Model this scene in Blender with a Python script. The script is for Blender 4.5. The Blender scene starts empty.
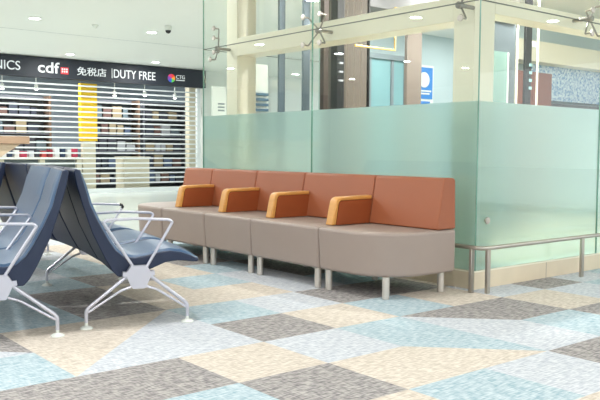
import bpy, bmesh, math, random
from mathutils import Vector, Matrix
random.seed(7)
S = bpy.context.scene
C = S.collection
PI = math.pi

# ---------------------------------------------------------------- camera
cam_d = bpy.data.cameras.new('camera'); cam = bpy.data.objects.new('camera', cam_d); C.objects.link(cam)
right = Vector((0.775, -0.632, 0.007)); down = Vector((-0.035, -0.053, -0.998)); fwd = right.cross(down).normalized()
right.normalize(); down = fwd.cross(right).normalized()
mw = Matrix.Identity(4)
for r in range(3):
    mw[r][0] = right[r]; mw[r][1] = -down[r]; mw[r][2] = -fwd[r]
mw[2][3] = 1.0
cam.matrix_world = mw
cam_d.sensor_width = 36; cam_d.lens = 772.9 * 36 / 600; cam_d.clip_start = .05
S.camera = cam
S.view_settings.view_transform = 'Standard'; S.view_settings.look = 'None'
S.view_settings.gamma = 1; S.view_settings.use_curve_mapping = False
S.view_settings.exposure = 0.27

# ---------------------------------------------------------------- world: the bright rest of the terminal hall
w = bpy.data.worlds.new('world'); S.world = w; w.use_nodes = True
w.node_tree.nodes['Background'].inputs[0].default_value = (.93, .97, 1, 1)
w.node_tree.nodes['Background'].inputs[1].default_value = 1.5
LAMP_W = 24
CEIL = 3.0

# ---------------------------------------------------------------- helpers
def lin(c):
    return tuple(((v/255)/12.92 if v/255 <= .04045 else ((v/255+.055)/1.055)**2.4) for v in c)
def mat(name, rgb, rough=.5, metal=0, spec=.5, noise=0, nscale=20, bump=0, bscale=200, emit=None, estr=0, stretch=None, coat=0):
    m = bpy.data.materials.new(name); m.use_nodes = True
    nt = m.node_tree; b = nt.nodes['Principled BSDF']
    b.inputs['Base Color'].default_value = (*lin(rgb), 1)
    b.inputs['Roughness'].default_value = rough; b.inputs['Metallic'].default_value = metal
    b.inputs['Specular IOR Level'].default_value = spec
    b.inputs['Coat Weight'].default_value = coat
    tc = nt.nodes.new('ShaderNodeTexCoord'); mp = nt.nodes.new('ShaderNodeMapping')
    nt.links.new(tc.outputs['Object'], mp.inputs[0])
    if stretch: mp.inputs['Scale'].default_value = stretch
    if noise:
        n = nt.nodes.new('ShaderNodeTexNoise'); n.inputs['Scale'].default_value = nscale; n.inputs['Detail'].default_value = 4
        nt.links.new(mp.outputs[0], n.inputs['Vector'])
        r = nt.nodes.new('ShaderNodeMix'); r.data_type = 'RGBA'
        l = lin(rgb)
        r.inputs[6].default_value = (*[max(0, v*(1-noise)) for v in l], 1); r.inputs[7].default_value = (*[min(1, v*(1+noise)) for v in l], 1)
        nt.links.new(n.outputs['Fac'], r.inputs[0]); nt.links.new(r.outputs[2], b.inputs['Base Color'])
    if bump:
        n2 = nt.nodes.new('ShaderNodeTexNoise'); n2.inputs['Scale'].default_value = bscale
        nt.links.new(mp.outputs[0], n2.inputs['Vector'])
        bp = nt.nodes.new('ShaderNodeBump'); bp.inputs['Strength'].default_value = bump; bp.inputs['Distance'].default_value = .002
        nt.links.new(n2.outputs['Fac'], bp.inputs['Height']); nt.links.new(bp.outputs[0], b.inputs['Normal'])
    if emit:
        b.inputs['Emission Color'].default_value = (*lin(emit), 1); b.inputs['Emission Strength'].default_value = estr
    return m

def bx(bm, x0, x1, y0, y1, z0, z1):
    vs = [bm.verts.new(p) for p in ((x0,y0,z0),(x1,y0,z0),(x1,y1,z0),(x0,y1,z0),(x0,y0,z1),(x1,y0,z1),(x1,y1,z1),(x0,y1,z1))]
    for f in ((3,2,1,0),(4,5,6,7),(0,1,5,4),(1,2,6,5),(2,3,7,6),(3,0,4,7)):
        bm.faces.new([vs[i] for i in f])
def box(*a):
    bm = bmesh.new(); bx(bm, *a); return bm
def prism(bm, pts, to3, h0, h1):
    """polygon pts swept from h0 to h1; to3(u,v,h) gives the world point"""
    a = [bm.verts.new(to3(u, v, h0)) for u, v in pts]; b = [bm.verts.new(to3(u, v, h1)) for u, v in pts]
    n = len(pts)
    bm.faces.new(a[::-1]); bm.faces.new(b)
    for i in range(n): bm.faces.new((a[i], a[(i+1) % n], b[(i+1) % n], b[i]))
def smooth_path(pts, r, n=5):
    """round the corners of a polyline"""
    pts = [Vector(p) for p in pts]; out = [pts[0]]
    for i in range(1, len(pts)-1):
        p, a, b = pts[i], pts[i-1]-pts[i], pts[i+1]-pts[i]
        rr = min(r, a.length*.45, b.length*.45)
        a = p + a.normalized()*rr; b = p + b.normalized()*rr
        for k in range(n+1):
            t = k/n; out.append(a*(1-t)**2 + p*2*t*(1-t) + b*t*t)
    out.append(pts[-1]); return out
def tube(bm, pts, r, seg=10, closed=False):
    pts = [Vector(p) for p in pts]; rings = []; n = len(pts)
    rs = r if isinstance(r, (list, tuple)) else [r]*n
    for i, p in enumerate(pts):
        if closed: d = pts[(i+1) % n] - pts[i-1]
        else: d = pts[min(i+1, n-1)] - pts[max(i-1, 0)]
        d.normalize()
        if i == 0:
            up = Vector((0,0,1)) if abs(d.z) < .9 else Vector((1,0,0))
            s = d.cross(up).normalized()
        else:
            s = (s - d*s.dot(d)).normalized()
        u = s.cross(d)
        rings.append([bm.verts.new(p + (s*math.cos(2*PI*k/seg) + u*math.sin(2*PI*k/seg))*rs[i]) for k in range(seg)])
    m = n if closed else n-1
    for i in range(m):
        A, B = rings[i], rings[(i+1) % n]
        for k in range(seg): bm.faces.new((A[k], A[(k+1) % seg], B[(k+1) % seg], B[k]))
    if not closed: bm.faces.new(rings[0][::-1]); bm.faces.new(rings[-1])
def tb(pts, r, seg=10, rnd=0, closed=False):
    bm = bmesh.new(); tube(bm, smooth_path(pts, rnd) if rnd else pts, r, seg, closed); return bm
def lathe(bm, prof, c, axis='z', seg=24):
    """prof list of (r,h)"""
    c = Vector(c); rings = []
    for r, h in prof:
        ring = []
        for k in range(seg):
            a = 2*PI*k/seg; u, v = r*math.cos(a), r*math.sin(a)
            p = Vector((u, v, h)) if axis == 'z' else (Vector((h, u, v)) if axis == 'x' else Vector((u, h, v)))
            ring.append(bm.verts.new(c+p))
        rings.append(ring)
    for A, B in zip(rings, rings[1:]):
        for k in range(seg): bm.faces.new((A[k], A[(k+1) % seg], B[(k+1) % seg], B[k]))
    bm.faces.new(rings[0][::-1]); bm.faces.new(rings[-1])
def wloc(o):
    v = Vector(o.location)
    while o.parent: o = o.parent; v += o.location
    return v
def obj(name, bm, m, parent=None, smooth=False, bevel=0, segs=2):
    bmesh.ops.recalc_face_normals(bm, faces=bm.faces)
    if parent is not None: off = wloc(parent)
    else:
        xs = [v.co for v in bm.verts]
        off = Vector((sum(v.x for v in xs)/len(xs), sum(v.y for v in xs)/len(xs), min(v.z for v in xs)))
    for v in bm.verts: v.co -= off
    me = bpy.data.meshes.new(name); bm.to_mesh(me); bm.free()
    o = bpy.data.objects.new(name, me); C.objects.link(o)
    for mm in (m if isinstance(m, list) else [m]): me.materials.append(mm)
    if parent is not None: o.parent = parent
    else: o.location = off
    if smooth or bevel:
        for p in me.polygons: p.use_smooth = True
        me.set_sharp_from_angle(angle=math.radians(38))
    if bevel:
        b = o.modifiers.new('bevel', 'BEVEL'); b.width = bevel; b.segments = segs; b.limit_method = 'ANGLE'; b.angle_limit = math.radians(35)
        b.harden_normals = False
    return o
def tag(o, label, cat, group=None):
    o['label'] = label; o['category'] = cat
    if group: o['group'] = group
    return o
def thing(name, label, cat, loc, group=None):
    o = bpy.data.objects.new(name, None); C.objects.link(o); o.location = loc; o.empty_display_size = .1
    return tag(o, label, cat, group)
def struct(name, bm, m, **k):
    o = obj(name, bm, m, **k)
    if o.parent is None: o['kind'] = 'structure'
    return o
def dup(root, loc, label, group=None):
    r = root.copy(); C.objects.link(r); r.location = loc; r['label'] = label
    if group: r['group'] = group
    for ch in list(root.children):
        c = ch.copy(); C.objects.link(c); c.parent = r
        for g in list(ch.children):
            d = g.copy(); C.objects.link(d); d.parent = c
    return r
def text(name, body, h, x, y, z, m, parent, depth=.012, width=None, bold=0):
    """raised lettering facing -y, cap height h, left end at x, baseline z"""
    cu = bpy.data.curves.new(name, 'FONT'); cu.body = body; cu.size = 1; cu.extrude = .01; cu.offset = bold
    t = bpy.data.objects.new(name, cu); C.objects.link(t)
    bpy.context.view_layer.update()
    me = bpy.data.meshes.new_from_object(t.evaluated_get(bpy.context.evaluated_depsgraph_get()))
    C.objects.unlink(t); bpy.data.objects.remove(t); me.name = name
    if not me.vertices: return None
    x0 = min(v.co.x for v in me.vertices); x1 = max(v.co.x for v in me.vertices)
    y0 = min(v.co.y for v in me.vertices); y1 = max(v.co.y for v in me.vertices)
    sy = h/(y1-y0); sx = (width/(x1-x0)) if width else sy
    off = wloc(parent)
    for v in me.vertices:
        v.co = Vector((x+(v.co.x-x0)*sx, y-depth*(v.co.z+.01)/.02, z+(v.co.y-y0)*sy)) - off
    me.materials.clear(); me.materials.append(m)
    o = bpy.data.objects.new(name, me); C.objects.link(o); o.parent = parent
    return o

# ---------------------------------------------------------------- materials
M_ceil = mat('ceiling_paint', (232,234,228), .5, noise=.02, nscale=.6)
M_white = mat('white_paint', (226,230,224), .5)
M_cream = mat('cream_enamel', (236,231,210), .35)
M_stone = mat('beige_stone', (226,212,186), .4, noise=.10, nscale=6)
M_stonecap = mat('stone_edge', (244,238,218), .4)
M_steel = mat('brushed_steel', (190,184,176), .28, 1, noise=.06, nscale=30, stretch=(1,1,.1))
M_dull = mat('satin_steel', (150,146,140), .35, .9)
M_alu = mat('cast_aluminium', (205,205,216), .3, .6)
M_leg = mat('satin_leg', (214,208,200), .35, .55)
M_taupe = mat('taupe_leatherette', (160,145,136), .42, noise=.04, nscale=5, bump=.15, bscale=400)
M_rust = mat('rust_leatherette', (160,92,60), .45, noise=.05, nscale=5, bump=.15, bscale=400)
M_rust2 = mat('armrest_leatherette', (152,76,38), .42, noise=.05, nscale=5)
M_wood = mat('varnished_beech', (218,158,84), .3, noise=.12, nscale=9, stretch=(1,1,6), coat=.3)
M_navy = mat('navy_shell', (28,42,70), .45, bump=.1, bscale=300)
M_blue = mat('slate_blue_vinyl', (66,94,126), .36, noise=.05, nscale=10, bump=.1, bscale=500)
M_black = mat('black_plastic', (22,22,26), .4)
M_sign = mat('sign_panel', (34,40,50), .55)
M_letter = mat('sign_letters', (222,226,228), .4, emit=(235,240,245), estr=.15)
M_red = mat('sign_red', (214,62,70), .4, emit=(214,62,70), estr=.3)
M_slat = mat('shutter_slat', (228,234,234), .4)
M_tile = mat('pale_floor_tile', (214,222,216), .15, noise=.03, nscale=2)
M_shopwall = mat('shop_wall', (150,162,174), .6, noise=.15, nscale=1.5)
M_lamp = mat('lamp_diffuser', (255,255,255), .4, emit=(255,255,250), estr=9)
M_dark = mat('dark_bronze', (74,62,56), .4, .3, noise=.1, nscale=8)
M_brown = mat('brown_panel', (116,60,36), .4, noise=.12, nscale=5, stretch=(1,1,8))
M_taupec = mat('taupe_column', (116,106,98), .45, noise=.06, nscale=4)
M_grey = mat('grey_panel', (122,134,138), .4)
M_liftgrey = mat('lift_grey', (96,106,110), .4)
M_blueg = mat('pale_blue_wall', (190,207,209), .5, noise=.05, nscale=2)
M_signblue = mat('poster_blue', (56,132,206), .4)
M_yellow = mat('yellow_panel', (236,196,40), .45, noise=.12, nscale=4)
M_counter = mat('cream_counter', (206,200,178), .45)
M_gold = mat('reflected_gold', (226,188,110), .35, .3)

def tile_mat(name, a, b):
    m = bpy.data.materials.new(name); m.use_nodes = True; nt = m.node_tree; p = nt.nodes['Principled BSDF']
    p.inputs['Roughness'].default_value = .9; p.inputs['Specular IOR Level'].default_value = .15
    tc = nt.nodes.new('ShaderNodeTexCoord')
    outs = []
    for k, sc in enumerate(((18, 85, 1), (85, 22, 1))):
        mp = nt.nodes.new('ShaderNodeMapping'); mp.inputs['Scale'].default_value = sc; mp.inputs['Rotation'].default_value = (0, 0, .0)
        nt.links.new(tc.outputs['Object'], mp.inputs[0])
        n = nt.nodes.new('ShaderNodeTexNoise'); n.inputs['Scale'].default_value = 1; n.inputs['Detail'].default_value = 3
        nt.links.new(mp.outputs[0], n.inputs['Vector']); outs.append(n)
    mx = nt.nodes.new('ShaderNodeMath'); mx.operation = 'MULTIPLY_ADD'; mx.inputs[1].default_value = .65
    nt.links.new(outs[0].outputs['Fac'], mx.inputs[0])
    m2 = nt.nodes.new('ShaderNodeMath'); m2.operation = 'MULTIPLY'; m2.inputs[1].default_value = .35
    nt.links.new(outs[1].outputs['Fac'], m2.inputs[0]); nt.links.new(m2.outputs[0], mx.inputs[2])
    cr = nt.nodes.new('ShaderNodeValToRGB')
    cr.color_ramp.elements[0].position = .39; cr.color_ramp.elements[0].color = (*lin(a), 1)
    cr.color_ramp.elements[1].position = .61; cr.color_ramp.elements[1].color = (*lin(b), 1)
    nt.links.new(mx.outputs[0], cr.inputs[0]); nt.links.new(cr.outputs[0], p.inputs['Base Color'])
    bp = nt.nodes.new('ShaderNodeBump'); bp.inputs['Strength'].default_value = .4; bp.inputs['Distance'].default_value = .003
    nt.links.new(mx.outputs[0], bp.inputs['Height']); nt.links.new(bp.outputs[0], p.inputs['Normal'])
    return m
T = {'B': tile_mat('carpet_beige', (192,181,168), (226,217,205)),
     'L': tile_mat('carpet_pale_grey', (178,184,194), (218,221,224)),
     'T': tile_mat('carpet_teal', (148,175,187), (202,213,217)),
     'D': tile_mat('carpet_charcoal', (122,119,121), (188,183,179))}

M_seal = mat('seal', (120,124,116), .6)
def glass_mat(name, tint, ior=1.45):
    m = bpy.data.materials.new(name); m.use_nodes = True; nt = m.node_tree; nt.nodes.clear()
    o = nt.nodes.new('ShaderNodeOutputMaterial'); mx = nt.nodes.new('ShaderNodeMixShader')
    t = nt.nodes.new('ShaderNodeBsdfTransparent'); t.inputs[0].default_value = (*tint, 1)
    g = nt.nodes.new('ShaderNodeBsdfGlossy'); g.inputs['Roughness'].default_value = 0; g.inputs[0].default_value = (.95, 1, .97, 1)
    lw = nt.nodes.new('ShaderNodeLayerWeight'); lw.inputs[0].default_value = .5
    pw = nt.nodes.new('ShaderNodeMath'); pw.operation = 'POWER'; pw.inputs[1].default_value = 4
    f = nt.nodes.new('ShaderNodeMath'); f.operation = 'MULTIPLY_ADD'; f.inputs[1].default_value = .4; f.inputs[2].default_value = .035
    nt.links.new(lw.outputs['Facing'], pw.inputs[0]); nt.links.new(pw.outputs[0], f.inputs[0])
    nt.links.new(f.outputs[0], mx.inputs[0]); nt.links.new(t.outputs[0], mx.inputs[1]); nt.links.new(g.outputs[0], mx.inputs[2])
    nt.links.new(mx.outputs[0], o.inputs[0]); return m
M_glass = glass_mat('clear_glass', (.985, .997, .988))
M_gedge = mat('glass_edge', (118,164,148), .2)
def frost_mat():
    m = bpy.data.materials.new('frosted_film'); m.use_nodes = True; nt = m.node_tree; nt.nodes.clear()
    o = nt.nodes.new('ShaderNodeOutputMaterial')
    d = nt.nodes.new('ShaderNodeBsdfDiffuse'); d.inputs[0].default_value = (*lin((216,232,233)), 1)
    tl = nt.nodes.new('ShaderNodeBsdfTranslucent'); tl.inputs[0].default_value = (*lin((214,236,235)), 1)
    rf = nt.nodes.new('ShaderNodeBsdfRefraction'); rf.inputs['Roughness'].default_value = .34; rf.inputs['IOR'].default_value = 1.15
    rf.inputs[0].default_value = (*lin((226,240,237)), 1)
    gl = nt.nodes.new('ShaderNodeBsdfGlossy'); gl.inputs['Roughness'].default_value = .25
    a = nt.nodes.new('ShaderNodeMixShader'); a.inputs[0].default_value = .5
    nt.links.new(d.outputs[0], a.inputs[1]); nt.links.new(tl.outputs[0], a.inputs[2])
    b = nt.nodes.new('ShaderNodeMixShader'); b.inputs[0].default_value = .68
    nt.links.new(a.outputs[0], b.inputs[1]); nt.links.new(rf.outputs[0], b.inputs[2])
    c = nt.nodes.new('ShaderNodeMixShader')
    lw = nt.nodes.new('ShaderNodeLayerWeight'); lw.inputs[0].default_value = .5
    pw = nt.nodes.new('ShaderNodeMath'); pw.operation = 'POWER'; pw.inputs[1].default_value = 4
    f = nt.nodes.new('ShaderNodeMath'); f.operation = 'MULTIPLY_ADD'; f.inputs[1].default_value = .15; f.inputs[2].default_value = .03
    nt.links.new(lw.outputs['Facing'], pw.inputs[0]); nt.links.new(pw.outputs[0], f.inputs[0])
    nt.links.new(f.outputs[0], c.inputs[0]); nt.links.new(b.outputs[0], c.inputs[1]); nt.links.new(gl.outputs[0], c.inputs[2])
    nt.links.new(c.outputs[0], o.inputs[0]); return m
M_frost = frost_mat()

# ---------------------------------------------------------------- structure: carpet, tiles, ceiling, walls
X0, Y0, P = 1.36, 2.19, .513
GRID = {  # (column, row): colours; two letters = tile cut along its diagonal (near-right half, far-left half)
 -1: {1:'B',2:'T',3:'L',4:'D',5:'B'},
 0: {-1:'L',0:'T',1:'D',2:'B',3:'BT',4:'L',5:'T',6:'D',7:'L'},
 1: {-2:'B',-1:'D',0:'D',1:'B',2:'L',3:'T',4:'LD',5:'D',6:'B',7:'L',8:'T'},
 2: {-2:'L',-1:'T',0:'LB',1:'L',2:'D',3:'B',4:'T',5:'B',6:'L',7:'D',8:'L',9:'T'},
 3: {-2:'L',-1:'LD',0:'B',1:'LB',2:'T',3:'L',4:'D',5:'D',6:'B',7:'L'},
 4: {-1:'T',0:'T',1:'D',2:'B',3:'B',4:'L',5:'T',6:'B',7:'D'},  # first charcoal tile is beige carpet darkened for the bench shadow
 5: {-1:'B',0:'T',1:'D',2:'B',3:'T',4:'L',5:'D',6:'B',7:'L'},
 6: {0:'T',1:'T',2:'D',3:'B',4:'T',5:'D',6:'T',7:'B'},
 7: {0:'L',1:'L',2:'T',3:'B',4:'D',5:'L',6:'B'},
 8: {1:'L',2:'T',3:'B',4:'D',5:'T'},
 9: {2:'L',3:'B',4:'L',5:'T'},
}
keys = ['B','L','T','D']
bm = bmesh.new(); rng = random.Random(3)
for j in range(-22, 12):
    for i in range(-22, 22):
        x, y = X0+i*P, Y0+j*P
        c = GRID.get(j, {}).get(i) or rng.choice('BBLTLDTB')
        q = [bm.verts.new(p) for p in ((x,y,0),(x+P,y,0),(x+P,y+P,0),(x,y+P,0))]
        if len(c) == 1:
            f = bm.faces.new(q); f.material_index = keys.index(c)
        elif (i, j) == (0, 2) or (i, j) == (1, 3) or (i, j) == (0, 3):
            f = bm.faces.new((q[0], q[1], q[2])); f.material_index = keys.index(c[0])
            f = bm.faces.new((q[0], q[2], q[3])); f.material_index = keys.index(c[1])
        else:
            f = bm.faces.new((q[0], q[1], q[3])); f.material_index = keys.index(c[0])
            f = bm.faces.new((q[1], q[2], q[3])); f.material_index = keys.index(c[1])
bmesh.ops.remove_doubles(bm, verts=bm.verts, dist=.0005)
carpet = struct('floor_carpet', bm, [T[k] for k in keys])
yb = Y0+12*P
struct('floor', box(X0-22*P, 16, yb, 23, -.05, 0), M_tile)
bm = bmesh.new(); bx(bm, X0+22*P, 45, -45, yb, -.05, 0); struct('floor_hall_right', bm, M_tile)
bm = bmesh.new(); bx(bm, X0-22*P, X0+22*P, -45, Y0-22*P, -.05, 0); struct('floor_hall_front', bm, M_tile)
bm = bmesh.new(); bx(bm, -10, 16, -10, 23, CEIL, CEIL+.1)
ceil = struct('ceiling', bm, M_ceil)
for k, yy in enumerate((8.0, 13.1)):
    struct('ceiling_joint', box(-10, 16, yy, yy+.012, CEIL-.0015, CEIL+.002), M_grey, parent=ceil)
bm = bmesh.new(); bx(bm, 10.5, 16, 16.8, 17.0, 0, CEIL); struct('wall_back', bm, M_white)
struct('wall_left', box(-9.7, -9.5, -6, 23, 0, CEIL), M_white)
struct('wall_shop_back', box(-9.5, 16, 21.0, 21.2, 0, CEIL), M_shopwall)

# ---------------------------------------------------------------- glass enclosure
GX, GY = 4.51, 3.515; SEAM = 2.087; GT = 2.93; FT = 1.37; PL = .137; YE = 7.2; XE = 12.0; JY = 5.37; JX = 6.17
th = .012
# plinth
bm = bmesh.new(); bx(bm, GX, GX+.14, GY, YE, 0, PL-.012); bx(bm, GX+.14, XE, GY, GY+.14, 0, PL-.012)
pl = struct('trim_1', bm, M_stone)
bm = bmesh.new(); bx(bm, GX-.004, GX+.14, GY-.004, YE, PL-.012, PL); bx(bm, GX+.14, XE, GY-.004, GY+.14, PL-.012, PL)
struct('edging', bm, M_stonecap, parent=pl)
bm = bmesh.new()
for yy in (4.4, 5.3, 6.2): bx(bm, GX-.0006, GX+.001, yy, yy+.004, 0, PL-.012)
for xx in (5.42, 6.3, 7.2): bx(bm, xx, xx+.004, GY-.0006, GY+.001, 0, PL-.012)
struct('stone_joint', bm, M_taupec, parent=pl)
n = 1
def pane(x0, x1, y0, y1, z0, z1, film=None):
    global n
    bm = bmesh.new(); bx(bm, x0, x1, y0, y1, z0, z1)
    o = struct('window_%d' % n, bm, M_glass); n += 1
    alongy = (y1-y0) > (x1-x0)
    # polished green edges
    bm = bmesh.new(); e = .0015
    if alongy:
        bx(bm, x0, x1, y0-e, y0, z0, z1); bx(bm, x0, x1, y1, y1+e, z0, z1)
    else:
        bx(bm, x0-e, x0, y0, y1, z0, z1); bx(bm, x1, x1+e, y0, y1, z0, z1)
    obj('glass_edge', bm, M_gedge, o)
    obj('gasket', box(x0, x1, y0, y1, z1, z1+.006 if z1 < 2.5 else z1+.002), M_seal, o)
    if film:
        bm = bmesh.new()
        if alongy: bx(bm, x1+.002, x1+.004, y0, y1, z0, FT)
        else: bx(bm, x0, x1, y1+.002, y1+.004, z0, FT)
        obj('frosted_film', bm, M_frost, o)
    return o
g = .004
pane(GX, GX+th, GY, JY-g, PL, SEAM-g, 1); pane(GX, GX+th, JY+g, YE, PL, SEAM-g, 1)
pane(GX, GX+th, GY, JY-g, SEAM+g, GT); pane(GX, GX+th, JY+g, YE, SEAM+g, GT)
pane(GX+th+.003, JX-g, GY, GY+th, PL, SEAM-g, 1); pane(JX+g, XE, GY, GY+th, PL, SEAM-g, 1)
pane(GX+th+.003, JX-g, GY, GY+th, SEAM+g, GT); pane(JX+g, XE, GY, GY+th, SEAM+g, GT)
pane(GX+th+.003, JX, YE, YE+th, PL, SEAM-g); pane(GX+th+.003, JX, YE, YE+th, SEAM+g, GT)

# cream steel frame inside the glass
fr = thing('steel_frame', 'cream painted steel post and beam frame standing inside the glass walls', 'frame', (4.9, 5.4, 0))
M = M_cream
def col(x0,x1,y0,y1,z0=0,z1=CEIL): obj('post', box(x0,x1,y0,y1,z0,z1), M, fr, bevel=.006)
col(4.75, 5.0, 3.75, 3.95, .0); col(4.75, 5.0, 6.9, 7.1); col(11.6, 11.8, 3.75, 3.95)
def beam(*a): obj('beam', box(*a), M, fr, bevel=.006)
beam(4.75, 5.0, 3.951, 6.899, 2.01, 2.2); beam(5.001, 11.599, 3.75, 3.95, 2.07, 2.2)
beam(4.75, 5.0, 3.951, 6.899, 2.72, 2.9)

# ---------------------------------------------------------------- interior of the enclosure
struct('trim_2', box(4.66, XE, 3.66, YE-.01, 0, .1), M_stone)

# ---------------------------------------------------------------- shop front
sf = thing('shop_sign', 'long dark fascia sign with white DUTY FREE lettering above the roller shutter', 'sign', (7, 16.7, 2.55))
obj('panel', box(0.5, 10.48, 16.6, 16.8, 2.555, 2.985), M_sign, sf)
fy = 16.6
text('lettering', 'ELECTRONICS', .19, 4.22, fy, 2.675, M_letter, sf, width=1.63)
text('logo_lettering', 'cdf', .24, 6.23, fy, 2.655, M_letter, sf, width=.48, bold=.012)
obj('red_square', box(6.74, 6.91, fy-.015, fy, 2.655, 2.80), M_red, sf)
bm = bmesh.new()
for zz in (2.69, 2.742):
    for k in range(3): bx(bm, 6.757+k*.05, 6.787+k*.05, fy-.018, fy-.0155, zz, zz+.034)
obj('square_writing', bm, M_letter, sf)
text('chinese_lettering', '免税店', .185, 7.11, fy, 2.655, M_letter, sf, width=.70, bold=.003)
obj('divider', box(7.945, 7.957, fy-.01, fy, 2.64, 2.86), M_letter, sf)
text('lettering', 'DUTY FREE', .19, 7.995, fy, 2.655, M_letter, sf, width=1.07)
bm_cols = [(230,70,60),(240,150,50),(90,190,90),(60,90,190),(120,70,160),(220,60,110)]
for k, cc in enumerate(bm_cols):
    bm = bmesh.new(); a0 = PI/2 - k*PI/3
    c0 = (9.50, 2.74); pts = [c0]+[(c0[0]+.1*math.cos(a0-t*PI/12), c0[1]+.1*math.sin(a0-t*PI/12)) for t in range(5)]
    prism(bm, pts, lambda u, v, h: (u, h, v), fy-.012, fy)
    obj('logo_petal', bm, mat('petal', cc, .4, emit=cc, estr=.25), sf)
text('logo_text', 'CTG', .09, 9.63, fy, 2.735, M_letter, sf, width=.24)
obj('logo_line', box(9.63, 9.87, fy-.008, fy, 2.69, 2.712), M_letter, sf)

sh = thing('roller_shutter', 'white see-through roller shutter closed across the duty free shop', 'shutter', (6, 16.8, 0))
bm = bmesh.new(); nsl = 20
for k in range(nsl):
    z = .2 + k*(2.54-.2)/nsl
    bx(bm, .5, 10.34, 16.80, 16.83, z, z+.034)
obj('slats', bm, M_slat, sh)
obj('bottom_bar', box(.5, 10.34, 16.79, 16.84, .0, .10), M_slat, sh)
for xx in (10.34, .39): obj('guide_rail', box(xx, xx+.1, 16.78, 16.86, 0, 2.55), M_slat, sh)

# ---------------------------------------------------------------- lights
dl = thing('downlight', 'placeholder', 'ceiling light', (4.4, 11.82, CEIL), 'round recessed ceiling downlights')
bm = bmesh.new(); lathe(bm, [(.085,-.001),(.10,-.004),(.10,-.010),(.083,-.012)], (4.4, 11.82, CEIL)); obj('trim_ring', bm, M_white, dl, smooth=True)
bm = bmesh.new(); lathe(bm, [(.082,-.012),(.08,-.015)], (4.4, 11.82, CEIL)); obj('diffuser', bm, M_lamp, dl)
def lamp(x, y, z=CEIL-.02, power=LAMP_W, size=.16):
    l = bpy.data.lights.new('lamp', 'AREA'); l.shape = 'DISK'; l.size = size; l.energy = power; l.color = (1, .99, .98)
    o = bpy.data.objects.new('lamp', l); C.objects.link(o); o.location = (x, y, z); return o
NAMED = {(4.4,11.82):'larger round ceiling downlight nearest the left edge of the photo',
 (6.42,11.87):'round ceiling downlight beside the dome camera',
 (6.59,15.73):'round ceiling downlight just above the red square of the sign',
 (8.65,15.82):'round ceiling downlight just above the right end of DUTY FREE'}
for (x, y), lb in NAMED.items():
    if (x, y) == (4.4, 11.82): dl['label'] = lb
    else: dup(dl, (x, y, CEIL), lb)
    lamp(x, y)
for y in (-3.5, 0.3, 4.1, 7.9, 11.8, 15.7):
    for x in (-5.6, -3.6, -1.6, .4, 2.4) + ((4.4,) if y in (7.9, -3.5, .3, 15.7) else ()) + ((6.4,8.4,10.4) if y in (7.9,.3) else ()):
        dup(dl, (x, y, CEIL), 'round recessed ceiling downlight outside the view'); lamp(x, y)
# fittings inside the enclosure
for x, y in ((5.9, 4.7), (5.9, 6.2), (7.4, 4.7), (7.4, 6.2)):
    dup(dl, (x, y, CEIL), 'round downlight in the ceiling inside the glass enclosure'); lamp(x, y, power=LAMP_W*3)
# inside the shop
for x in (4, 6.6, 9.2): lamp(x, 18.0, power=62)

# dome camera, detectors
dc = thing('dome_camera', 'white ceiling dome camera with a small black lens', 'camera', (6.31, 11.12, CEIL))
bm = bmesh.new(); lathe(bm, [(.055,0),(.06,-.02),(.06,-.06),(.05,-.075)], (6.31, 11.12, CEIL)); obj('housing', bm, M_white, dc, smooth=True)
bm = bmesh.new(); lathe(bm, [(.045,-.075),(.043,-.095),(.03,-.115),(.008,-.125)], (6.31, 11.12, CEIL)); obj('lens_dome', bm, M_black, dc, smooth=True)
sd = thing('smoke_detector', 'white round smoke detector on the ceiling left of the dome camera', 'detector', (5.38, 11.82, CEIL))
bm = bmesh.new(); lathe(bm, [(.05,0),(.052,-.02),(.045,-.03)], (5.38,11.82,CEIL)); obj('base', bm, M_white, sd, smooth=True)
bm = bmesh.new(); lathe(bm, [(.035,-.03),(.03,-.05),(.02,-.06)], (5.38,11.82,CEIL)); obj('sensor', bm, M_white, sd, smooth=True)

# ---------------------------------------------------------------- handrail
hr = thing('handrail', 'low brushed steel guard rail running around the glass corner', 'handrail', (4.4, 3.365, 0))
RX, RY, RZ = 4.40, 3.365, .325
obj('rail', tb([(RX, YE+.2, RZ), (RX, RY, RZ), (8.0, RY, RZ)], .016, 12, rnd=.06), M_steel, hr, smooth=True)
def post(x, y):
    bm = bmesh.new(); bx(bm, x-.018, x+.018, y-.012, y+.012, 0, RZ-.01)
    obj('post', bm, M_steel, hr, bevel=.003)
for y in (3.455, 4.9, 6.3): post(RX, y)
for x in (4.437+.03, 5.69, 6.9): post(x, RY)

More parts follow.
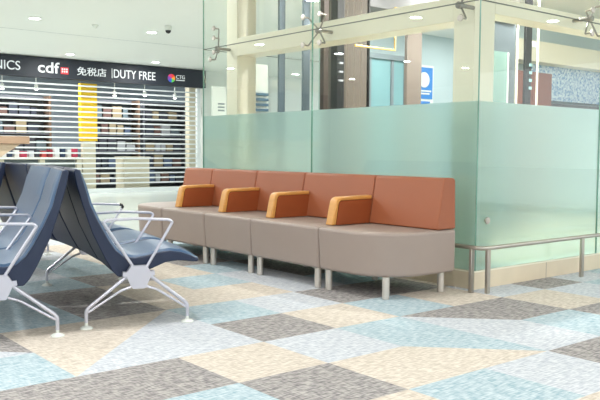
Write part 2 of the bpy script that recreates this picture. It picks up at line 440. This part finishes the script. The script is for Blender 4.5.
# ---------------------------------------------------------------- sofas
BY = [3.53, 4.212, 5.055, 5.745, 6.495, 7.24]
FX, RXX, SZ0, SZ1 = 3.60, 4.32, .15, .455
def arc(cx, cy, r, a0, a1, n=12): return [(cx+r*math.cos(math.radians(a0+(a1-a0)*k/n)), cy+r*math.sin(math.radians(a0+(a1-a0)*k/n))) for k in range(n+1)]
ul = ['right-hand end unit of the rust and taupe bench sofa, with a rounded front corner',
      'second rust and taupe sofa unit from the right, joined to the rounded end unit',
      'middle rust and taupe sofa unit of the five',
      'fourth rust and taupe sofa unit, next to the far left end unit',
      'far left end unit of the sofa, its seat jutting past its short backrest']
for k in range(5):
    y0, y1 = BY[k]+.003, BY[k+1]-.003
    u = thing('sofa_unit', ul[k], 'sofa', (3.96, (y0+y1)/2, 0), 'row of five joined sofa units')
    R = .36
    if k == 0: pts = [(RXX, y0)] + [(RXX, y1), (FX, y1)] + arc(FX+R, y0+R, R, 180, 270)
    elif k == 4: pts = [(RXX, y1), (RXX, y0), (FX, y0)]; pts = [(FX, y0)] + arc(FX+R, y1-R, R, 180, 90) + [(RXX, y1), (RXX, y0)]
    else: pts = [(FX, y0), (FX, y1), (RXX, y1), (RXX, y0)]
    bm = bmesh.new(); prism(bm, pts, lambda a, b, h: (a, b, h), SZ0, SZ1)
    # slight inward lean of the lower edge
    cxm = (FX+RXX)/2
    for v in bm.verts:
        if v.co.z < .2 and v.co.x < 4.1: v.co.x += .02
    obj('seat', bm, M_taupe, u, bevel=.022, segs=4)
    # backrest
    b1 = 7.02 if k == 4 else y1
    prof = [(4.115, .458), (4.175, .795), (4.182, .811), (4.20, .818), (4.285, .818), (4.302, .806), (4.312, .458)]
    bm = bmesh.new(); prism(bm, prof, lambda a, b, h: (a, h, b), y0, b1)
    obj('backrest', bm, M_rust, u, bevel=.012, segs=3)
    # armrest on the left boundary
    for ay in {0: [], 1: [BY[1]+.041, BY[2]-.060], 2: [BY[3]-.045], 3: [BY[4]-.043], 4: []}[k]:
        o = [(3.745, .458), (3.778, .60), (3.788, .635), (3.804, .655), (3.832, .663), (4.152, .668)]
        inn = [(4.148, .640), (3.838, .636), (3.823, .630), (3.813, .612), (3.785, .458)]
        bm = bmesh.new(); prism(bm, o+inn, lambda a, b, h: (a, h, b), ay-.038, ay+.038)
        ar = obj('armrest', bm, M_wood, u, bevel=.008, segs=3)
        bm = bmesh.new(); prism(bm, [(3.786, .459), (3.814, .613), (3.824, .629), (3.839, .6355), (4.145, .6395), (4.115, .459)], lambda a, b, h: (a, h, b), ay-.041, ay+.030)
        obj('side_pad', bm, M_rust2, ar)
    # legs
    ly = [y0+.06, y1-.06]
    if k == 0: ly = [y0+.10, y1-.055]
    if k == 4: ly = [y0+.06, y1-.3]
    for j, yy in enumerate(ly):
        for side in (0, 1):
            xx = 3.665 if side == 0 else 4.25
            if k == 0 and j == 0 and side == 0: xx, yy2 = 3.735, 3.65
            elif k == 0 and j == 0: yy2 = 3.61
            else: yy2 = yy
            bm = bmesh.new(); lathe(bm, [(.021,0),(.025,.004),(.025,SZ0+.002)], (xx, yy2, 0), seg=16)
            obj('leg', bm, M_leg, u, smooth=True)

# ---------------------------------------------------------------- beam benches (back to back, gently curved rows)
O = Vector((1.776, 4.056, 0)); PH0, KAP = math.radians(18.5), math.radians(7)
def path(t):
    p = Vector(O); nn = 24; dt = t/nn
    for k in range(nn):
        a = PH0-KAP*(k+.5)*dt; p += Vector((math.sin(a), math.cos(a), 0))*dt
    a = PH0-KAP*t
    return p, Vector((math.cos(a), -math.sin(a), 0)), Vector((math.sin(a), math.cos(a), 0))
SIT = [(-.028,.886),(-.006,.806),(.025,.694),(.068,.598),(.122,.495),(.165,.430),(.21,.392),(.27,.383),(.34,.392),(.41,.408),(.475,.415),(.54,.405),(.60,.383),(.648,.360)]
REAR = [(.640,.345),(.60,.348),(.52,.358),(.45,.350),(.38,.322),(.30,.292),(.235,.278),(.175,.280),(.145,.312),(.104,.385),(.034,.535),(-.018,.695),(-.049,.806),(-.062,.882),(-.05,.893)]
def bench(label, t_start, edges, frames, arms, mirror=False, capped=(), name='beam_bench'):
    def W(s, t, z):
        if mirror: s = -.16-s
        p, q, r = path(t); v = p+q*s; return Vector((v.x, v.y, z))
    b0 = W(.28, t_start, 0)
    root = thing(name, label, 'bench', b0, 'back to back airport seats')
    for e0, e1 in edges:
        tm = (e0+e1)/2; p, q, r = path(tm)
        def F(s, z, h, p=p, q=q, r=r):
            if mirror: s = -.16-s
            v = p+q*s+r*h; return Vector((v.x, v.y, z))
        hw = (e1-e0)/2-.009
        bm = bmesh.new(); prism(bm, SIT+REAR, F, -hw, hw)
        sh = obj('seat_shell', bm, M_navy, root, bevel=.006, segs=2)
        # padded facing, domed a little across its width
        bm = bmesh.new(); rows = []
        hs = [-hw+.018, -hw+.032, -hw*.6, 0, hw*.6, hw-.032, hw-.018]; dz = [.0005, .014, .018, .019, .018, .014, .0005]
        for i, (s, z) in enumerate(SIT):
            a = SIT[max(i-1,0)]; b = SIT[min(i+1, len(SIT)-1)]
            tx, tz = b[0]-a[0], b[1]-a[1]; L = math.hypot(tx, tz); nx, nz = -tz/L, tx/L
            k = .3 if i in (0, len(SIT)-1) else 1
            rows.append([bm.verts.new(F(s+nx*d*k, z+nz*d*k, h)) for h, d in zip(hs, dz)])
        for A, B in zip(rows, rows[1:]):
            for m_ in range(len(hs)-1): bm.faces.new((A[m_], A[m_+1], B[m_+1], B[m_]))
        pad = obj('padding', bm, M_blue, sh, smooth=True)
    # beam under the seats
    ts = [edges[0][0]+k*(edges[-1][1]-edges[0][0])/10 for k in range(11)]
    obj('support_beam', tb([W(.29, t, .262) for t in ts], .022, 8), M_dull, root, smooth=True)
    for t in arms:
        t2 = t
        pts = [W(.262, t, .36 if t not in frames else .335), W(.098, t, .592), W(.112, t, .606), W(.28, t, .612), W(.465, t, .602), W(.487, t, .588), W(.338, t, .36 if t not in frames else .335)]
        if t in frames: pts = pts
        bm = bmesh.new(); tube(bm, smooth_path(pts, .03), .0085, 8)
        am = obj('armrest', bm, M_alu, root, smooth=True)
        if t in capped:
            bm = bmesh.new(); tube(bm, [W(.462, t, .603), W(.478, t, .598), W(.486, t, .585), W(.478, t, .574)], .011, 8); obj('end_cap', bm, M_black, am, smooth=True)
    for t in frames:
        # hexagonal hub with the two splayed legs
        hub = [(.246,.345),(.334,.345),(.356,.311),(.378,.313),(.381,.288),(.358,.284),(.330,.220),(.322,.214),(.258,.214),(.250,.220),(.222,.284),(.199,.288),(.202,.313),(.224,.311)]
        bm = bmesh.new()
        def F2(s, z, h, t=t):
            return W(s, t+h, z)
        prism(bm, hub, F2, -.022, .012)
        hb = obj('hub', bm, M_alu, root)
        for sg in (-1, 1):
            cx = .29
            foot = 0.0 if sg < 0 else .572
            lg = bmesh.new()
            a = [W(cx+sg*.065, t, .285), W(foot-sg*.012, t, .118), W(foot, t, .10), W(foot, t, .035)]
            tube(lg, smooth_path(a, .03), [.0105]*len(smooth_path(a, .03)), 8)
            b = [W(cx+sg*.045, t, .222), W(cx+sg*.10, t, .205), W(foot-sg*.01, t, .092)]
            tube(lg, smooth_path(b, .06), .0075, 8)
            l = obj('leg', lg, M_alu, root, smooth=True)
            c = W(foot, t, 0)
            bm = bmesh.new(); lathe(bm, [(.036,0),(.036,.006),(.026,.013),(.010,.018),(.009,.04)], c, seg=18)
            obj('foot_pad', bm, M_white, l, smooth=True)
    return root
bench('slate blue seats facing the sofa, white triangular armrests and hexagonal hub in full view', 0, [(.01,.58),(.60,1.22),(1.24,1.86),(1.88,2.5),(2.52,3.1)], [0, 1.52, 3.11], [0, .50, 1.25, 2.1], capped=(1.25, 2.1))
bench('slate blue seats facing left, cut by the left edge, backs against the other bench', -.13, [(-.12,.60),(.62,1.42),(2.3,3.0)], [-.13, 2.3], [-.13, .50, 1.2, 2.4], mirror=True)
#AFTER
# ---------------------------------------------------------------- glass fittings
def spider(label, c, normal, discs, hub=True):
    """normal: 'x' for the long side panes (outside is -x), 'y' for the short side (outside is -y)"""
    t = thing('glass_fitting', label, 'glass fitting', c, 'point fixings of the glass walls')
    c = Vector(c)
    def Q(a, b, d):   # a along the pane, b up, d depth into the enclosure
        return c + (Vector((d, a, b)) if normal == 'x' else Vector((a, d, b)))
    if hub:
        bm = bmesh.new(); lathe(bm, [(.020,.05),(.026,.055),(.026,.10),(.016,.105),(.016,.235)], c, axis=normal, seg=14); obj('bracket', bm, M_dull, t, smooth=True)
    for a, b in discs:
        if hub:
            bm = bmesh.new(); tube(bm, smooth_path([Q(0,0,.085), Q(a,b,.060), Q(a,b,.016)], .012), .0075, 8); obj('arm', bm, M_dull, t, smooth=True)
        bm = bmesh.new(); lathe(bm, [(.010,.02 if not hub else .014),(.012,-.001),(.026,-.002),(.027,-.006),(.024,-.012),(.006,-.013)], Q(a, b, 0), axis=normal, seg=18)
        obj('disc', bm, M_steel, t, smooth=True)
    return t
spider('four armed steel fitting high on the long glass wall, above the middle of the sofa', (GX, JY, SEAM), 'x', [(-.11,.125),(.125,.125),(-.11,-.125),(.125,-.125)])
spider('steel fitting with one disc near the top of the glass corner', (GX, 3.76, SEAM), 'x', [(-.075,-.11),(-.075,.12)])
spider('four armed steel fitting at the far left end of the glass wall', (GX, 7.03, SEAM), 'x', [(-.05,.20),(-.05,.10),(-.05,-.05),(.02,-.12)])
spider('steel fitting cut by the right edge of the photo, high on the short glass wall', (JX-.08, GY, SEAM+.05), 'y', [(-.10,.05),(.05,.10),(-.10,-.14),(.1,-.14)])
spider('round bolt low on the long glass wall beside the sofa end', (GX, 3.762, .485), 'x', [(0,0)], hub=False)
spider('round bolt low on the short glass wall right of the corner', (4.641, GY, .50), 'y', [(0,0)], hub=False)

# ---------------------------------------------------------------- inside and beyond the glass enclosure (ray ratios x/y measured from the photo)
def vbox(name, label, cat, x0, x1, y0, y1, z0, z1, m, group=None, bevel=.004):
    return tag(obj(name, box(x0, x1, y0, y1, z0, z1), m, bevel=bevel), label, cat, group)
M_bluecol = mat('blue_grey_column', (112,128,138), .35, .3)
vbox('steel_column', 'narrow blue grey column behind the glass, left of the four armed fitting', 'column', 5.05, 5.13, 6.55, 6.58, .1, CEIL, M_bluecol)
vbox('steel_column', 'wider blue grey column behind the glass just left of the four armed fitting', 'column', 5.60, 5.70, 6.82, 6.85, .1, CEIL, M_bluecol)
vbox('brown_column', 'slim brown post behind the glass just right of the four armed fitting', 'column', 5.17, 5.235, 5.97, 6.03, .1, CEIL, M_dark)
t = thing('guide_post', 'black guide post with pale brackets inside the glass enclosure', 'post', (5.41, 6.03, .1))
obj('post', box(5.36, 5.46, 5.98, 6.08, .1, CEIL), M_black, t, bevel=.004)
for z in (1.72, 1.81, 1.90, 1.99):
    bm = bmesh.new(); bx(bm, 5.375, 5.425, 5.955, 5.98, z, z+.018); obj('bracket', bm, M_alu, t)
t = thing('fluted_column', 'wide brown metal clad column with vertical folds beside the black guide post', 'column', (5.75, 6.2, .1))
bm = bmesh.new(); pr = []
for k in range(9): pr.append((5.50+k*.05, 6.10 + (.03 if k % 2 else 0)))
pr += [(5.90, 6.30), (5.50, 6.30)]
prism(bm, pr, lambda a, b, h: (a, b, h), .1, CEIL); obj('cladding', bm, M_taupec, t)
obj('edge_strip', box(5.905, 5.925, 6.08, 6.30, .1, CEIL), M_black, t)
vbox('brown_column', 'square grey brown column left of the blue poster', 'column', 7.50, 7.78, 7.0, 7.05, .1, CEIL, M_taupec)
vbox('ventilation_duct', 'dark grey duct hanging above the cream beam', 'duct', 6.1, 7.4, 6.3, 6.8, 2.62, 2.93, mat('duct', (104,104,104), .5, .2, noise=.2, nscale=8))
bm = bmesh.new(); bx(bm, 5.62, 5.70, 6.2, 6.26, 2.35, CEIL)
# pale room beyond with glazed partitions
struct('wall_lounge', box(8.6, 13.0, 9.0, 9.15, 0, CEIL), M_blueg)
struct('wall_lift', box(8.3, 12.0, 6.5, 6.62, 0, CEIL), M_blueg)
t = thing('glazed_partition', 'pale glazed partition with steel uprights in the room behind the glass', 'partition', (9.2, 8.7, 0))
for x in (8.45, 8.95, 9.25): obj('upright', box(x, x+.05, 8.68, 8.74, 0, 2.45), M_grey, t, bevel=.003)
obj('head_rail', box(8.3, 9.45, 8.66, 8.76, 2.45, 2.53), M_grey, t, bevel=.003)
for x in (8.51, 9.01): obj('panel', box(x, x+(.43 if x < 8.9 else .23), 8.70, 8.72, 0, 2.45), mat('tinted_panel', (128,168,172), .2), t)
t = thing('poster', 'blue poster with a white round emblem behind the glass', 'poster', (9.98, 8.93, 1.78))
obj('board', box(9.76, 10.22, 8.92, 8.95, 1.72, 2.47), M_white, t)
obj('print', box(9.79, 10.19, 8.912, 8.92, 1.90, 2.43), M_signblue, t)
bm = bmesh.new(); lathe(bm, [(.13,-.004),(.13,-.010)], (9.97, 8.912, 2.22), axis='y', seg=28); obj('emblem', bm, M_white, t)
for z, a, b in ((2.02, 9.83, 10.15), (1.975, 9.87, 10.11)): obj('writing', box(a, b, 8.906, 8.912, z, z+.026), M_white, t)
obj('stand', box(9.95, 9.99, 8.95, 8.98, 0, 2.3), M_grey, t)
obj('footer', box(9.84, 10.13, 8.912, 8.92, 1.76, 1.86), M_signblue, t)
# white panel with blue slats on its front
t = thing('slatted_panel', 'blue slatted panel seen through the left end of the long glass wall', 'blind', (5.87, 8.0, 1.2))
obj('back_panel', box(5.70, 6.0, 8.02, 8.05, 1.2, 2.1), M_white, t)
obj('stand', box(5.83, 5.87, 8.05, 8.08, 0, 1.9), M_grey, t)
for k in range(9): obj('slat', box(5.71, 5.99, 7.99, 8.02, 1.24+k*.066, 1.274+k*.066), mat('slat_blue', (72,104,128), .4), t) if k < 8 else None
t = thing('notice_board', 'white notice with grey lines of text at the left end of the glass', 'notice', (6.53, 10.0, 0))
obj('board', box(6.43, 6.68, 10.0, 10.03, 1.2, 1.98), M_white, t)
obj('stand', box(6.53, 6.57, 10.03, 10.06, 0, 1.9), M_grey, t)
for k in range(3): obj('writing', box(6.53, 6.65, 9.996, 10.0, 1.60+k*.05, 1.625+k*.05), M_grey, t)
tag(obj('gold_reflection', tb([(5.16, 5.5, 2.02), (5.71, 5.5, 2.02), (5.71, 5.5, 2.45)], .012, 8), M_gold, smooth=True), 'thin gold angle added for a reflected gold line, behind the cream beam', 'trim')  # bar added to stand for a gold line reflected in the glass

# lift lobby behind the short glass wall
t = thing('lift_door', 'grey lift door panel with a steel head box right of the glass corner', 'lift door', (6.8, 5.05, .1))
obj('panel', box(6.60, 7.03, 5.0, 5.04, .1, 2.40), M_liftgrey, t, bevel=.004)
obj('head_box', box(6.58, 7.04, 4.96, 5.1, 2.405, 2.75), M_steel, t, bevel=.006)
obj('vision_panel', box(6.61, 6.88, 4.99, 5.0, .2, 2.05), mat('vision_green', (128,156,148), .15), t)
obj('bright_edge', box(6.88, 6.90, 4.985, 5.0, .2, 2.05), M_white, t)
vbox('cream_post', 'cream post between the grey lift door and the black control post', 'post', 7.05, 7.085, 5.0, 5.02, .1, CEIL, M_cream)
t = thing('control_post', 'tall black post with a column of small lit buttons', 'post', (7.0, 4.85, .1))
obj('post', box(6.93, 7.035, 4.80, 4.83, .1, 2.62), M_black, t, bevel=.004)
for z in (1.66, 1.74, 1.82, 1.90): obj('button', box(6.995, 7.035, 4.79, 4.80, z, z+.03), mat('button_lit', (150,190,190), .3, emit=(150,190,190), estr=.3), t)
obj('card_reader', box(7.036, 7.11, 4.80, 4.83, 2.10, 2.16), M_white, t, bevel=.006)
vbox('cream_post', 'cream post right of the black control post', 'post', 7.36, 7.385, 4.95, 4.965, .1, CEIL, M_cream)
t = thing('timber_door', 'brown timber double door in the lobby behind the black post', 'door', (8.5, 6.0, .1))
obj('leaf', box(8.31, 8.83, 6.0, 6.06, .1, 2.06), M_brown, t, bevel=.004)
obj('leaf', box(8.84, 9.27, 6.0, 6.06, .1, 2.06), M_brown, t, bevel=.004)
vbox('fascia_beam', 'cream fascia beam running over the blue mosaic', 'beam', 8.3, 11.99, 6.2, 6.5, 2.24, 2.52, M_cream)
mm = bpy.data.materials.new('blue_mosaic'); mm.use_nodes = True; nt = mm.node_tree; p = nt.nodes['Principled BSDF']; p.inputs['Roughness'].default_value = .25
tc = nt.nodes.new('ShaderNodeTexCoord'); vo = nt.nodes.new('ShaderNodeTexVoronoi'); vo.inputs['Scale'].default_value = 42
cr = nt.nodes.new('ShaderNodeValToRGB'); cr.color_ramp.elements[0].color = (*lin((84,136,184)), 1); cr.color_ramp.elements[1].color = (*lin((190,212,222)), 1)
cr.color_ramp.elements[0].position = .15; cr.color_ramp.elements[1].position = .75
sp = nt.nodes.new('ShaderNodeSeparateColor'); nt.links.new(tc.outputs['Object'], vo.inputs['Vector']); nt.links.new(vo.outputs['Color'], sp.inputs[0]); nt.links.new(sp.outputs[0], cr.inputs[0]); nt.links.new(cr.outputs[0], p.inputs['Base Color'])
t = thing('mosaic_panel', 'blue and white mosaic wall panel at the right edge of the photo', 'mosaic', (10.6, 6.45, .1))
obj('mosaic', box(9.35, 11.98, 6.40, 6.495, 1.75, 2.238), mm, t)
obj('ledge', box(9.35, 11.98, 6.30, 6.495, 1.66, 1.70), M_black, t)
obj('base_panel', box(9.35, 11.98, 6.42, 6.495, .1, 1.66), M_blueg, t)

# ---------------------------------------------------------------- wooden bar at the left edge
t = thing('wooden_bar', 'pale timber bar counter with a thick top, cut by the left edge behind the seats', 'counter', (2.2, 9.3, 0))
M_oak = mat('oak_top', (186,156,130), .4, noise=.12, nscale=8, stretch=(1,6,6)); M_oak2 = mat('oak_side', (220,200,172), .45, noise=.08, nscale=8, stretch=(1,6,6))
obj('counter_top', box(1.3, 3.27, 9.0, 9.7, 1.06, 1.15), M_oak, t, bevel=.006)
bm = bmesh.new(); prism(bm, [(3.18,1.058),(1.4,1.058),(1.4,0),(1.9,0),(2.3,.475)], lambda a, b, h: (a, h, b), 9.05, 9.65)
obj('slanted_support', bm, M_oak2, t, bevel=.004)

# ---------------------------------------------------------------- shop behind the shutter
t = thing('display_counter', 'long cream display counter behind the shutter at its left', 'counter', (5.4, 17.4, 0))
obj('counter_top', box(3.0, 7.45, 17.15, 17.75, .77, .82), M_counter, t, bevel=.004)
for x in (3.0, 4.4, 5.55, 6.46, 7.33): obj('leg', box(x, x+.12, 17.17, 17.27, 0, .77), M_counter, t)
obj('back_board', box(3.0, 7.45, 17.6, 17.64, .2, .77), M_grey, t)
cols = [(150,40,60),(230,232,235),(40,60,90),(228,228,225),(190,60,90),(210,214,220),(52,56,70),(200,80,80)]
cm = [mat('carton', c, .45) for c in cols]
x = 5.5
names = ['dark red','white','navy','cream white','pink','pale grey','charcoal','coral']
for k in range(13):
    ww = .08+.05*rng.random(); hh = .12+.10*rng.random(); q = k % 8
    o = obj('product_box', box(x, x+ww, 17.25, 17.37, .821, .821+hh), cm[q]); x += ww+.045
    tag(o, names[q]+' carton '+('nearer the left' if k < 8 else 'nearer the right')+' end of the counter behind the shutter', 'box', 'cartons on the display counter')
t = thing('yellow_display', 'tall yellow display column behind the shutter under the Chinese lettering', 'display', (7.65, 17.4, 0))
obj('yellow_panel', box(7.48, 7.88, 17.25, 17.4, 1.20, 2.54), M_yellow, t)
obj('base', box(7.52, 7.84, 17.27, 17.38, 0, 1.2), M_counter, t)
t = thing('cabinet', 'plain cream cabinet behind the shutter', 'cabinet', (8.8, 17.2, 0))
obj('body', box(8.46, 9.14, 17.05, 17.5, .04, .81), M_counter, t, bevel=.006); obj('top', box(8.44, 9.16, 17.03, 17.52, .812, .835), M_counter, t)
vbox('white_pillar', 'white square pillar behind the right end of the shutter', 'pillar', 10.42, 10.82, 17.3, 17.5, 0, CEIL, M_counter)
M_shelf = mat('shelf_dark', (96,100,108), .5)
M_shelfb = mat('shelf_brown', (112,92,78), .5)
def shelving(x0, x1, y, label, seed):
    t = thing('shelving_unit', label, 'shelves', ((x0+x1)/2, y, 0), 'shelving in the closed shop')
    obj('back_panel', box(x0, x1, y+.38, y+.40, 0, 2.3), M_shelf, t)
    for x in (x0, x1-.05): obj('side_panel', box(x, x+.05, y, y+.38, 0, 2.3), M_shelfb if seed % 2 else M_shelf, t)
    for k in range(6): obj('shelf', box(x0+.05, x1-.05, y+.02, y+.37, .1+k*.42, .13+k*.42), M_shelf, t)
    r2 = random.Random(seed)
    for k in range(5):
        x = x0+.1; nth = 0
        while x < x1-.33:
            w_ = r2.uniform(.12, .26); h_ = r2.uniform(.15, .33); q = r2.choice([(76,90,116),(150,154,160),(100,76,72),(60,62,72),(140,128,104),(90,104,112),(52,58,72)])
            o = obj('stock_box', box(x, x+w_, y+.04, y+.25, .131+k*.42, .131+k*.42+h_), SM[q])
            tag(o, NM[q]+' carton, '+ORD[nth]+' from the left on '+SHN[k]+' '+WH[seed], 'box', 'cartons on the shelves of the closed shop'); x += w_+.04; nth += 1
SHN = ['lowest shelf','second lowest shelf','middle shelf','second highest shelf','highest shelf']
ORD = ['first','second','third','fourth','fifth','sixth','seventh','eighth']
WH = {1: 'behind the counter', 3: 'behind the cabinet', 2: 'beside the pillar'}
SM = {q: mat('stock', q, .5) for q in [(76,90,116),(150,154,160),(100,76,72),(60,62,72),(140,128,104),(90,104,112),(52,58,72)]}
NM = dict(zip([(76,90,116),(150,154,160),(100,76,72),(60,62,72),(140,128,104),(90,104,112),(52,58,72)], ['grey blue','pale grey','dull red','charcoal','khaki','grey green','dark blue']))
shelving(5.9, 7.3, 18.6, 'dark shelving behind the counter', 1)
shelving(8.3, 9.7, 18.6, 'dark shelving with brown sides behind the cream cabinet', 3)
shelving(9.9, 11.3, 18.8, 'dark shelving beside the white pillar', 2)

# track spotlights inside the shop
t0 = thing('spotlight', 'placeholder', 'spotlight', (5.7, 17.3, 2.30), 'spotlights in the closed shop')
bm = bmesh.new(); lathe(bm, [(.035,.02),(.04,.04),(.04,.12),(.012,.13),(.012,.70)], (5.7, 17.3, 2.30), seg=14); obj('body', bm, M_white, t0, smooth=True)
bm = bmesh.new(); lathe(bm, [(.034,.0),(.036,.02)], (5.7, 17.3, 2.30), seg=14); obj('lens', bm, M_lamp, t0)
t0['label'] = 'spotlight behind the shutter below the letters left of the white logo'
for x, z, lb in ((6.45, 2.33, 'spotlight behind the shutter below the white logo letters'), (8.35, 2.28, 'spotlight behind the shutter below the start of DUTY FREE'), (9.15, 2.32, 'spotlight behind the shutter below the end of DUTY FREE'), (10.0, 2.30, 'spotlight behind the shutter near its right end')):
    dup(t0, (x, 17.3, z), lb)
